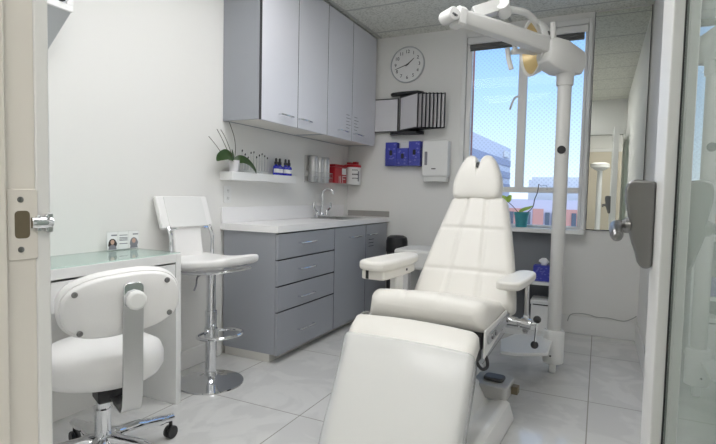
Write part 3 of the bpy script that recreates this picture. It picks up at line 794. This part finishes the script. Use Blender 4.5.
# local +x = facing direction, camera looks at its back (-x side)
B().lathe([(0,.40),(.17,.40),(.205,.412),(.222,.44),(.222,.485),(.212,.512),(.18,.53),(.10,.538),(0,.54)], None, 56, False).obj('seat', 'stoolvinyl', r, angle=50)
B().lathe([(.0,.085),(.030,.085),(.030,.27),(.024,.275),(.024,.375),(.075,.38),(.075,.399),(.0,.399)], None, 24, False).obj('gas_column', 'chrome', r)
for k in range(5):
    a = R(72*k + 5.6)
    mx = Matrix.Rotation(a, 3, 'Z')
    P = [mx @ Vector(p) for p in ((.0,0,.135),(.06,0,.14),(.17,0,.128),(.29,0,.102),(.35,0,.092))]
    B().tube(spline(P, 5), [.034]*6+[.028]*5+[.022]*5+[.018]*5, 14).obj('base_leg', 'chrome', r)
    c = mx @ Vector((.343,0,0))
    cb = B()
    ax = mx @ Vector((0,1,0))
    for s in (-1, 1):
        mm = Matrix.Translation(Vector((c.x,c.y,.029)) + ax*(.011*s) - ax*.007) @ ax.to_track_quat('Z','Y').to_matrix().to_4x4()
        cb.lathe([(0,0),(.026,0),(.029,.003),(.029,.011),(.026,.014),(0,.014)], mm, 22, False)
    cb.cyl((c.x,c.y,.03),(c.x,c.y,.088), .008, 10)
    cb.obj('castor', 'black', r)
# backrest shell: oval, tilted
mb = Matrix.Translation((-.265, -.008, .729)) @ Matrix.Rotation(R(-6), 4, 'Y') @ Matrix.Rotation(R(-5), 4, 'X')
def oval(w, h, n=2.7, N=56): return [(math.copysign(abs(math.cos(a))**(2/n), math.cos(a))*w, math.copysign(abs(math.sin(a))**(2/n), math.sin(a))*h) for a in [2*math.pi*k/N for k in range(N)]]
def curved(y): return .28*y*y
rows = []
for x, s_ in ((.072,.62),(.075,.86),(.066,.95),(.05,.995),(.03,1.0),(.014,.985),(.008,.955),(.008,.93),(.002,.915),(-.008,.90),(-.012,.85),(-.013,.4)):
    w_, h_ = .202 - .125*(1-s_), .116 - .116*(1-s_)
    rows.append([mb @ Vector((x + curved(y), y, z)) for y, z in oval(w_, h_)])
B().rings(rows).obj('backrest', 'stoolvinyl', r, angle=50)
for y, z in ((-.148,.062),(.150,.066),(-.150,-.062),(.145,-.070)):
    s_ = B().lathe([(.010,0),(.010,.003),(.006,.005),(.003,.004),(0,.003)], mb @ Matrix.Translation((-.012+curved(y), y, z)) @ Matrix.Rotation(R(-90),4,'Y'), 14)
    s_.obj('screw', 'nickel', r)
# spring bar: from under the seat up behind the backrest
P = spline([(-.06,-.03,.372),(-.16,-.03,.345),(-.235,-.03,.34),(-.268,-.03,.36),(-.283,-.03,.44),(-.286,-.03,.54),(-.288,-.03,.64),(-.292,-.03,.71),(-.296,-.03,.765)], 8)
rows = []
for i, p in enumerate(P):
    t = (P[min(len(P)-1,i+1)] - P[max(0,i-1)]).normalized(); nn = Vector((0,1,0)).cross(t)
    rows.append([p + Vector((0,.034,0)) + nn*.003, p + Vector((0,-.034,0)) + nn*.003, p - Vector((0,.034,0)) - nn*.003, p + Vector((0,.034,0)) - nn*.003])
B().rings(rows).obj('back_bar', 'steel', r, .0015)
B().prism(rrect(.066,.085,.018,5,-.03,.765), 'x', -.300, -.286).obj('bar_head', 'chrome', r, .002)
B().lathe([(0,0),(.028,0),(.034,.008),(.034,.018),(.028,.026),(0,.028)], Matrix.Translation((-.300,-.034,.748)) @ Matrix.Rotation(R(-90),4,'Y'), 10, False).obj('knob', 'plastic', r, .003)
B().box(-.13, -.03, -.045, .045, .335, .395).obj('mechanism', 'black', r, .008)

# ------------------------------------------------------------------ treatment chair
CO = (1.575, 2.28, 0)
r = root('treatment_chair', 'cream padded treatment chair with reclined back in the middle of the room', 'treatment chair', CO, R(-3.6))
CH = r
# seat: local y from 0 (front) to .5
def seat_c(t):
    return (.52 - .52*t, .515 - .012*t)
def seat_c2(t): return (-.005 + .50*t, .505 - .085*t)
# travel towards +y with normal up: left normal of (dy,dz)=(1,0) is (0, -0, 1) -> up
B().pad(seat_c2, lambda t: .306 - .01*t, lambda t: .150 - .01*min(1,t*2.2), seams_x=(-.36, .24), nt=56, end_r=.07, side_r=.05, groove=.011, gw=.008, xoff=lambda t: -.008).obj('seat', 'vinyl', r, angle=60)
def back_c(t): return (.515 + .30*t + .01*math.sin(math.pi*t), .47 + .638*t)
def back_w(t): return .296 - .134*t**1.3
B().pad(back_c, back_w, lambda t: .115 - .03*t, seams_x=(-.33, .33), seams_t=(.30, .68), nt=90, end_r=.05, side_r=.045, groove=.008, gw=.010, xoff=lambda t: .040).obj('backrest', 'vinyl', r, angle=60)
rows = []
B().prism([(-.27,.0),(.27,.0),(.13,.60),(-.13,.60)], 'y', .0, .02, Matrix.Translation((.03,.545,.52)) @ Matrix.Rotation(R(-26),4,'X')).obj('back_shell', 'plastic', r, .006)
# headrest with notch
out = spline([(-.128,-.135),(-.147,-.07),(-.140,.0),(-.110,.085),(-.082,.130),(-.056,.145),(-.030,.138),(-.015,.115),(-.013,.075),(.0,.060),(.013,.075),(.015,.115),(.030,.138),(.056,.145),(.082,.130),(.110,.085),(.140,.0),(.147,-.07),(.128,-.135),(.0,-.140)], 4, True)
mh = Matrix.Translation((.022, .805, 1.237)) @ Matrix.Rotation(R(-15), 4, 'X')
def inset_scale(s_, y):
    return [mh @ Vector((p.x*s_[0], y, p.y*s_[1] + s_[2])) for p in out]
rows = [inset_scale((.06,.06,-.03), -.0725), inset_scale((.3,.3,-.025), -.072), inset_scale((.6,.6,-.018), -.069), inset_scale((.80,.80,-.012), -.0635), inset_scale((.90,.90,-.006), -.058), inset_scale((.965,.965,-.002), -.044), inset_scale((1,1,0), -.018), inset_scale((1,1,0), .02), inset_scale((.96,.96,0), .04), inset_scale((.88,.88,0), .048)]
hr = B().rings(rows).obj('headrest', 'vinyl', r, angle=60)
B().box(-.011, .011, -.050, .03, .062, .092, mh).obj('notch_clip', 'black', hr, .003)
B().tube([(.015,.80,1.02),(.015,.83,1.18)], .014, 12).obj('headrest_stem', 'steel', r)
# leg rest: travel from foot up to knee with normal forward-up
def leg_c(t):
    P = ((-.540,.022),(-.455,.115),(-.34,.24),(-.23,.352),(-.15,.422),(-.05,.455))
    q = t*(len(P)-1); i = min(len(P)-2, int(q)); f = q - i
    a, b_, c, d_ = P[max(0,i-1)], P[i], P[i+1], P[min(len(P)-1,i+2)]
    g = lambda A, Bq, C, Dq: .5*((2*Bq)+(C-A)*f+(2*A-5*Bq+4*C-Dq)*f*f+(3*Bq-3*C+Dq-A)*f**3)
    return (g(a[0],b_[0],c[0],d_[0]), g(a[1],b_[1],c[1],d_[1]))
legx = lambda t: .085*(1-t) - .018*t
lr = B().pad(leg_c, lambda t: .268 + .050*t, lambda t: .088, nt=60, end_r=.045, side_r=.04, groove=.006, gw=.006, xoff=legx).obj('leg_rest', 'vinyl', r, angle=60)
def film_c(t): return leg_c(t*.75)
plabel(B().pad(film_c, lambda t: .289 + .026*t, lambda t: .0925 + .004*math.sin(9*t), nt=40, end_r=.004, side_r=.03, xoff=lambda t: legx(t*.75)).obj('plastic_cover', 'film', lr, angle=60), 'translucent plastic sheet')
# armrests
def arm(polyxy, z0, z1, name, parent, m='vinyl', bev=.018): return B().prism(polyxy, 'z', z0, z1).obj(name, m, parent, bev, 4)
ra = arm(spline([(.285,.25),(.375,.24),(.405,.30),(.408,.60),(.39,.70),(.34,.73),(.30,.69),(.28,.50)], 4, True), .672, .714, 'armrest', r, bev=.012)
B().tube([(.385,.52,.40),(.385,.52,.667)], .012, 14).obj('armrest_post', 'steel', ra)
la = arm(spline([(-.375,.06),(-.25,.06),(-.232,.30),(-.25,.52),(-.30,.60),(-.37,.58),(-.405,.38),(-.41,.13)], 4, True), .728, .780, 'armrest', r)
B().prism([(-.395,.09),(-.258,.09),(-.248,.30),(-.265,.52),(-.34,.54),(-.385,.36)], 'z', .675, .729).obj('armrest_shell', 'vinyl', la, .012, 3)
B().box(-.365, -.350, .085, .093, .68, .725).box(-.258, -.250, .36, .375, .70, .712).obj('shell_slot', 'black', la)
B().box(-.325, -.285, .30, .40, .40, .677).obj('armrest_post', 'plastic', la, .006)
# side rail on the right
b = B().prism([(.015,.385),(.015,.515),(.06,.515),(.52,.535),(.52,.475),(.30,.44)], 'x', .294, .302)
sr_ = b.obj('side_plate', 'plastic', r, .002)
B().box(.3025, .312, .05, .50, -.0225, .0225, Matrix.Translation((0,0,.465)) @ Matrix.Rotation(R(3),4,'X')).obj('rail', 'alu', sr_, .002)
b = B()
for y in (.10, .16, .40): b.lathe([(0,0),(.013,0),(.013,.006),(.007,.008),(0,.008)], Matrix.Translation((.312,y,.468+.05*y)) @ Matrix.Rotation(R(90),4,'Y'), 14, False)
b.obj('rail_bolt', 'nickel', sr_)
B().prism([(.015,.40),(.015,.515),(.50,.53),(.50,.44)], 'x', -.302, -.294).obj('side_plate', 'plastic', r, .002)
B().tube(spline([(-.30,.06,.50),(-.325,.03,.515),(-.33,-.02,.51),(-.31,-.06,.48)], 5), .007, 8).obj('side_handle', 'steel', r)
# clamp and ball lever
cl = B().cyl((.305,.44,.475),(.36,.44,.475), .026, 20).cyl((.36,.44,.475),(.375,.44,.475), .020, 20).cyl((.375,.44,.475),(.425,.44,.47), .028, 20).box(.372,.398,.505,.535,.41,.50).box(.375,.40,.44,.53,.455,.495).obj('clamp', 'chrome', r, .002)
B().cyl((.425,.44,.475),(.452,.44,.482), .010, 12).cyl((.455,.44,.50),(.448,.44,.37), .0065, 12).obj('clamp_lever', 'chrome', cl)
for p in ((.455,.44,.502), (.447,.44,.368)): B().ball(p, .020).obj('lever_knob', 'black', cl)
# mechanism, column, base
b = B().box(-.26, .275, .06, .48, .41, .495); b.obj('seat_frame', 'bin', r, .004)
b = B().box(.20, .272, -.03, .08, .36, .47).box(-.18, .16, .05, .36, .17, .41); b.obj('lift_mechanism', 'black', r, .01)
B().tube(spline([(.255,.03,.39),(.272,.01,.36),(.292,.02,.335),(.306,.05,.34),(.30,.07,.365),(.285,.08,.39)], 6), .008, 8).obj('cable_loop', 'black', r)
prof = [(-.27,.0),(-.27,.09),(-.22,.12),(.10,.12),(.14,.185),(.175,.19),(.20,.175),(.245,.09),(.262,.082),(.30,.10),(.34,.105),(.362,.09),(.385,.02),(.385,.0)]
B().prism(prof, 'y', -.42, .31).obj('base_shell', 'plastic', r, .012, 3)
B().box(-.25, .10, .31, .80, 0, .10).obj('base_rear', 'plastic', r, .02, 3)
pt = B().prism(rrect(.19, .20, .03, 5, .255, .385), 'z', .095, .165).obj('pedal_tray', 'traygrey', r, .008, 3)
B().prism(rrect(.105, .085, .025, 5, .262, .385), 'z', .166, .186).obj('pedal', 'bin', pt, .008, 3)
B().box(.352, .385, .37, .42, .11, .15).obj('tray_latch', 'brass', pt, .003)

# ------------------------------------------------------------------ exam light on its pole
PX, PY = 2.09, 3.43
r = root('exam_light', 'white exam light on a tall white pole with jointed arm in front of the window', 'lamp', (PX, PY, 0))
B().cyl((0,0,.27),(0,0,1.86), .042, 32).obj('pole', 'post', r)
b = B().lathe([(0,.065),(.060,.065),(.064,.07),(.064,.268),(.060,.278),(.043,.279),(0,.279)], None, 36, False)
co = b.obj('collar', 'plastic', r)
b = B()
for z in (.12, .215): b.lathe([(0,0),(.006,0),(.006,.002),(0,.003)], Matrix.Translation((-.012,-.0635,z)) @ Matrix.Rotation(R(90),4,'X'), 10, False)
b.obj('set_screw', 'black', co)
b = B().prism([(-.005,.02),(-.005,-.35),(-.17,-.45),(-.26,-.45),(-.30,-.20),(-.24,-.02)], 'z', .203, .222)
b.box(-.02,.02,-.03,.03,.0,.07)
b.obj('mounting_plate', 'plastic', r, .004)
B().lathe([(0,0),(.026,0),(.026,.004),(0,.004)], Matrix.Translation((.0,-.0405,1.435)) @ Matrix.Rotation(R(90),4,'X') , 20, False).obj('black_cap', 'black', r)
B().lathe([(0,1.84),(.050,1.84),(.052,1.86),(.052,1.90),(.064,1.93),(.060,1.94),(0,1.94)], None, 32, False).obj('pole_cap', 'post', r)
# hub housing (octagonal block along the arm)
adir = Vector((-.535,-.635,0)).normalized(); ang = math.atan2(adir.y, adir.x)
MH = Matrix.Translation((-.012,0,1.912)) @ Matrix.Rotation(ang, 4, 'Z') @ Matrix.Rotation(R(-5.8), 4, 'Y')      # local x runs towards the lamp end
sec = lambda x, hw, z0, z1: [MH @ Vector((x, hw*.72, z0)), MH @ Vector((x, hw, z0 + .3*(z1-z0))), MH @ Vector((x, hw, z0 + .75*(z1-z0))), MH @ Vector((x, hw*.75, z1)), MH @ Vector((x, -hw*.75, z1)), MH @ Vector((x, -hw, z0 + .75*(z1-z0))), MH @ Vector((x, -hw, z0 + .3*(z1-z0))), MH @ Vector((x, -hw*.72, z0))]
B().rings([sec(-.115,.05,.035,.12), sec(-.095,.08,.01,.155), sec(.05,.092,-.005,.185), sec(.14,.085,.01,.185), sec(.18,.06,.04,.17)]).obj('hub', 'post', r, .008, 3)
LA = .84
# main arm: bar with rounded top cover
sec2 = lambda x, hw, z0, z1: [MH @ Vector((x, hw*.8, z0)), MH @ Vector((x, hw, z0+.012)), MH @ Vector((x, hw, z1-.02)), MH @ Vector((x, hw*.6, z1)), MH @ Vector((x, -hw*.6, z1)), MH @ Vector((x, -hw, z1-.02)), MH @ Vector((x, -hw, z0+.012)), MH @ Vector((x, -hw*.8, z0))]
B().rings([sec2(-.02,.046,.085,.19), sec2(.25,.044,.095,.19), sec2(.55,.042,.10,.19), sec2(.80,.040,.105,.185)]).obj('arm', 'post', r, .004)
b = B()
b.rings([sec2(.79,.036,.105,.18), sec2(.80,.05,.085,.195), sec2(.845,.05,.085,.195), sec2(.855,.036,.105,.18)])
b.lathe([(0,-.055),(.034,-.055),(.038,-.047),(.038,.047),(.034,.055),(0,.055)], MH @ Matrix.Translation((.885,0,.132)) @ Matrix.Rotation(R(90),4,'X'), 24, False)
jb = b.obj('elbow_joint', 'post', r, .003)
B().box(.846, .858, -.03, .03, .115, .175, MH).obj('joint_gap', 'black', jb)
B().tube([MH @ Vector((.90,.062,.125)), MH @ Vector((.90,.10,.10)), MH @ Vector((.93,.13,.085))], .006, 8).obj('joint_lever', 'black', jb)
# second arm returning to the lamp head
e0 = MH @ Vector((.86,-.02,.20)); 
p1 = Vector((1.70-PX, 3.02-PY, 2.285)); p2 = Vector((1.86-PX, 3.14-PY, 2.19))
def bar(p, q, w0, h0, name, m, parent, bev=.004):
    dv = q - p; L = dv.length; mx = Matrix.Translation(p) @ dv.to_track_quat('X','Z').to_matrix().to_4x4()
    return B().box(0, L, -w0, w0, -h0, h0, mx).obj(name, m, parent, bev)
bar(Vector((1.60-PX, 2.98-PY, 2.20)), Vector((1.735-PX,3.04-PY,2.25)), .04, .035, 'second_arm', 'post', r)
b = B().lathe([(0,-.05),(.038,-.05),(.038,.05),(0,.05)], Matrix.Translation((1.765-PX,3.05-PY,2.235)) @ Matrix.Rotation(R(70),4,'X'), 20, False)
b.tube(spline([Vector((1.765-PX,3.05-PY,2.235)), Vector((1.87-PX,3.22-PY,2.25)), Vector((1.93-PX,3.36-PY,2.20)), Vector((1.96-PX,3.43-PY,2.12))], 6), .020, 14)
b.obj('swivel_joint', 'plastic', r, .003)
# lamp head: bowl facing left/down
hc = Vector((1.915-PX, 3.445-PY, 2.10))
hm = Matrix.Translation(hc) @ Vector((-.86,-.50,-.08)).to_track_quat('Z','Y').to_matrix().to_4x4() @ Matrix.Scale(1.12, 4)
shell = [(0,-.085),(.05,-.08),(.10,-.055),(.14,-.01),(.158,.03),(.160,.042),(.150,.042),(.146,.032),(.128,-.002),(.09,-.04),(.045,-.062),(0,-.068)]
lh = B().lathe(shell, hm, 40, False).obj('lamp_head', 'plastic', r)
B().lathe([(0,-.064),(.045,-.058),(.09,-.036),(.127,.0),(.144,.031),(.141,.032),(.124,.003),(.088,-.032),(.045,-.054),(0,-.06)], hm, 40, False).obj('reflector', 'amber', lh)
B().cyl(hm @ Vector((0,0,-.06)), hm @ Vector((0,0,.02)), .022, 16).obj('bulb_shield', 'plastic', lh)
for s in (1,):
    b = B()
    c0 = Vector((1.86-PX,3.16-PY,2.005))
    b.tube(spline([Vector((1.90-PX,3.45-PY,2.07)), Vector((1.85-PX,3.30-PY,2.045)), Vector((1.79-PX,3.235-PY,2.03))], 5), .017, 10)
    b.tube(spline([Vector((1.762-PX,3.235-PY,2.055)), Vector((1.772-PX,3.235-PY,1.99)), Vector((1.790-PX,3.24-PY,1.925))], 4), .015, 10)
    b.tube([Vector((1.80-PX,3.235-PY,2.09)), Vector((1.81-PX,3.24-PY,2.035))], .014, 10)
    b.obj('handle', 'plastic', lh)
B().tube([Vector((2.016-PX,3.31-PY,2.205)), Vector((2.02-PX,3.31-PY,2.12)), Vector((2.03-PX,3.31-PY,2.04))], [.016,.018,.018], 12).obj('brake_handle', 'post', r)
B().box(1.955-PX,2.0-PX,3.31-PY,3.35-PY,2.13,2.158).obj('hinge_pin', 'black', r, .004)

# ------------------------------------------------------------------ seen only in the mirror: white stand in the hall
r = root('floor_stand', 'slim white stand with flat head, seen only as a reflection in the wall mirror', 'stand', (2.30, -1.2, 0))
B().lathe([(0,0),(.16,0),(.16,.02),(.03,.03),(0,.03)], None, 28, False).obj('base', 'plastic', r)
B().cyl((0,0,.03),(0,0,1.66), .045, 20).obj('pole', 'plastic', r)
B().lathe([(0,1.66),(.06,1.66),(.16,1.72),(.16,1.78),(.10,1.81),(0,1.81)], None, 28, False).obj('head', 'plastic', r)

# ------------------------------------------------------------------ lights
def ceiling_light(loc, sx, sy, label, glow='lampglow'):
    r = root('ceiling_light', label, 'ceiling light', loc)
    b = B().box(-sx-.02, -sx, -sy-.02, sy+.02, -.012, -.001).box(sx, sx+.02, -sy-.02, sy+.02, -.012, -.001).box(-sx, sx, -sy-.02, -sy, -.012, -.001).box(-sx, sx, sy, sy+.02, -.012, -.001)
    b.obj('frame', 'trim', r)
    B().box(-sx, sx, -sy, sy, -.008, -.002).obj('diffuser', glow, r)
ceiling_light((1.25, 2.35, ZC), .6, .3, 'recessed fluorescent ceiling light over the treatment chair, above the top of the photo')
ceiling_light((1.25, 1.2, ZC), .6, .3, 'unseen ceiling panel added over the desk to brighten the room')  # extra panel out of view, added to brighten the room
ceiling_light((2.75, -.7, ZC), .6, .3, 'recessed fluorescent ceiling light in the hallway behind the doorway', 'hallglow')

# ------------------------------------------------------------------ outside
def yaw_at(x, y): return math.atan2(-(x-2.32), y)
tw = Vector((-7.575+8.402, 62.342-41.9, 0))
r = root('office_tower', 'tall pale office tower with dark window bands on the left outside the window', 'building', (-8.402, 41.9, -30), math.atan2(tw.y, tw.x))
TL = tw.length
B().box(-16, TL, 0, 14, 0, 37.0).obj('facade', 'tower', r)
for k in range(9):
    z = 23.6 + k*1.4
    B().box(-15.8, TL-.4, -.12, .0, z, z+.72).obj('window_band', 'towerband', r)
B().box(TL-4.2, TL-1.8, -.2, -.05, 35.75, 36.45).obj('roof_sign', 'whiteblock', r)
r = root('terracotta_building', 'low terracotta and pale rendered building outside the window behind the teal pot', 'building', (-7, 46.5, -12), R(4))
B().box(0, 12, 0, 8, 0, 13.0).obj('wall', 'lilac', r)
for x0, x1 in ((1.2, 3.2), (4.0, 4.9), (6.6, 9.5)):
    B().box(x0, x1, -.1, 0, 0, 12.2).obj('wall_panel', 'pink', r)
for x0 in (2.0, 3.45, 5.05, 5.6, 7.2, 7.75):
    B().box(x0, x0+.38, -.2, -.1, 10.6, 11.9).obj('window', 'pane_dark', r)
r = root('rooftop_block', 'white flat roof block rising behind the terracotta building', 'building', (-4.6, 56, -12), R(2))
B().box(0, 10, 0, 6, 0, 15.1).obj('wall', 'whiteblock', r)
B().box(.3, 9.7, .3, 5.7, 15.1, 15.4).obj('parapet', 'whiteblock', r)
tag(B().box(.85, 1.05, D+.5, D+.9, -3, 4).obj('brick_pier', 'brick'), 'narrow red brick pier outside the left edge of the window', 'pier')
struct(B().box(-120, 120, D+3, 260, -31, -30).obj('ground', 'asphalt'))

# ------------------------------------------------------------------ world, sun, camera
wd = bpy.data.worlds.new('sky'); scene.world = wd; wd.use_nodes = True
nt = wd.node_tree; nt.nodes.clear()
o_ = nt.nodes.new('ShaderNodeOutputWorld'); bg = nt.nodes.new('ShaderNodeBackground')
tc = nt.nodes.new('ShaderNodeTexCoord'); sp = nt.nodes.new('ShaderNodeSeparateXYZ'); rp = nt.nodes.new('ShaderNodeValToRGB')
nt.links.new(tc.outputs['Generated'], sp.inputs[0]); nt.links.new(sp.outputs['Z'], rp.inputs[0])
e = rp.color_ramp.elements
e[0].position = 0; e[0].color = (.80, .90, 1.0, 1)
e[1].position = .32; e[1].color = (.24, .46, .86, 1)
x = e.new(.07); x.color = (.66, .84, 1.0, 1)
x = e.new(.2); x.color = (.40, .64, .95, 1)
nt.links.new(rp.outputs[0], bg.inputs[0]); bg.inputs[1].default_value = 1.3
nt.links.new(bg.outputs[0], o_.inputs[0])
sl = bpy.data.lights.new('sun', 'SUN'); sl.energy = 1.1; sl.angle = R(1); sl.color = (1, .95, .88)
so = bpy.data.objects.new('sun', sl); COL.objects.link(so)
so.rotation_euler = Vector((-.55, .7, -.5)).to_track_quat('-Z', 'Y').to_euler()

cd = bpy.data.cameras.new('camera'); cd.sensor_width = 36; cd.lens = 497.31/716*36; cd.clip_start = .05; cd.clip_end = 500
cam = bpy.data.objects.new('camera', cd); COL.objects.link(cam); scene.camera = cam
y_, p_, r_ = R(-25.836), R(3.1657), R(1.2377)
fw = Vector((math.sin(y_)*math.cos(p_), math.cos(y_)*math.cos(p_), -math.sin(p_)))
rt = Vector((math.cos(y_), -math.sin(y_), 0)); up = rt.cross(fw)
rt2 = rt*math.cos(r_) + up*math.sin(r_); up2 = -rt*math.sin(r_) + up*math.cos(r_)
mw = Matrix((rt2, up2, -fw)).transposed().to_4x4(); mw.translation = (2.3201, 0, 1.1267)
cam.matrix_world = mw

vs = scene.view_settings
scene.display_settings.display_device = 'sRGB'
vs.view_transform = 'Standard'; vs.look = 'None'; vs.exposure = 0.06; vs.gamma = 1; vs.use_curve_mapping = False
scene.cycles.use_denoising = True
scene.cycles.max_bounces = 10; scene.cycles.diffuse_bounces = 6; scene.cycles.transparent_max_bounces = 16
scene.cycles.sample_clamp_indirect = 6
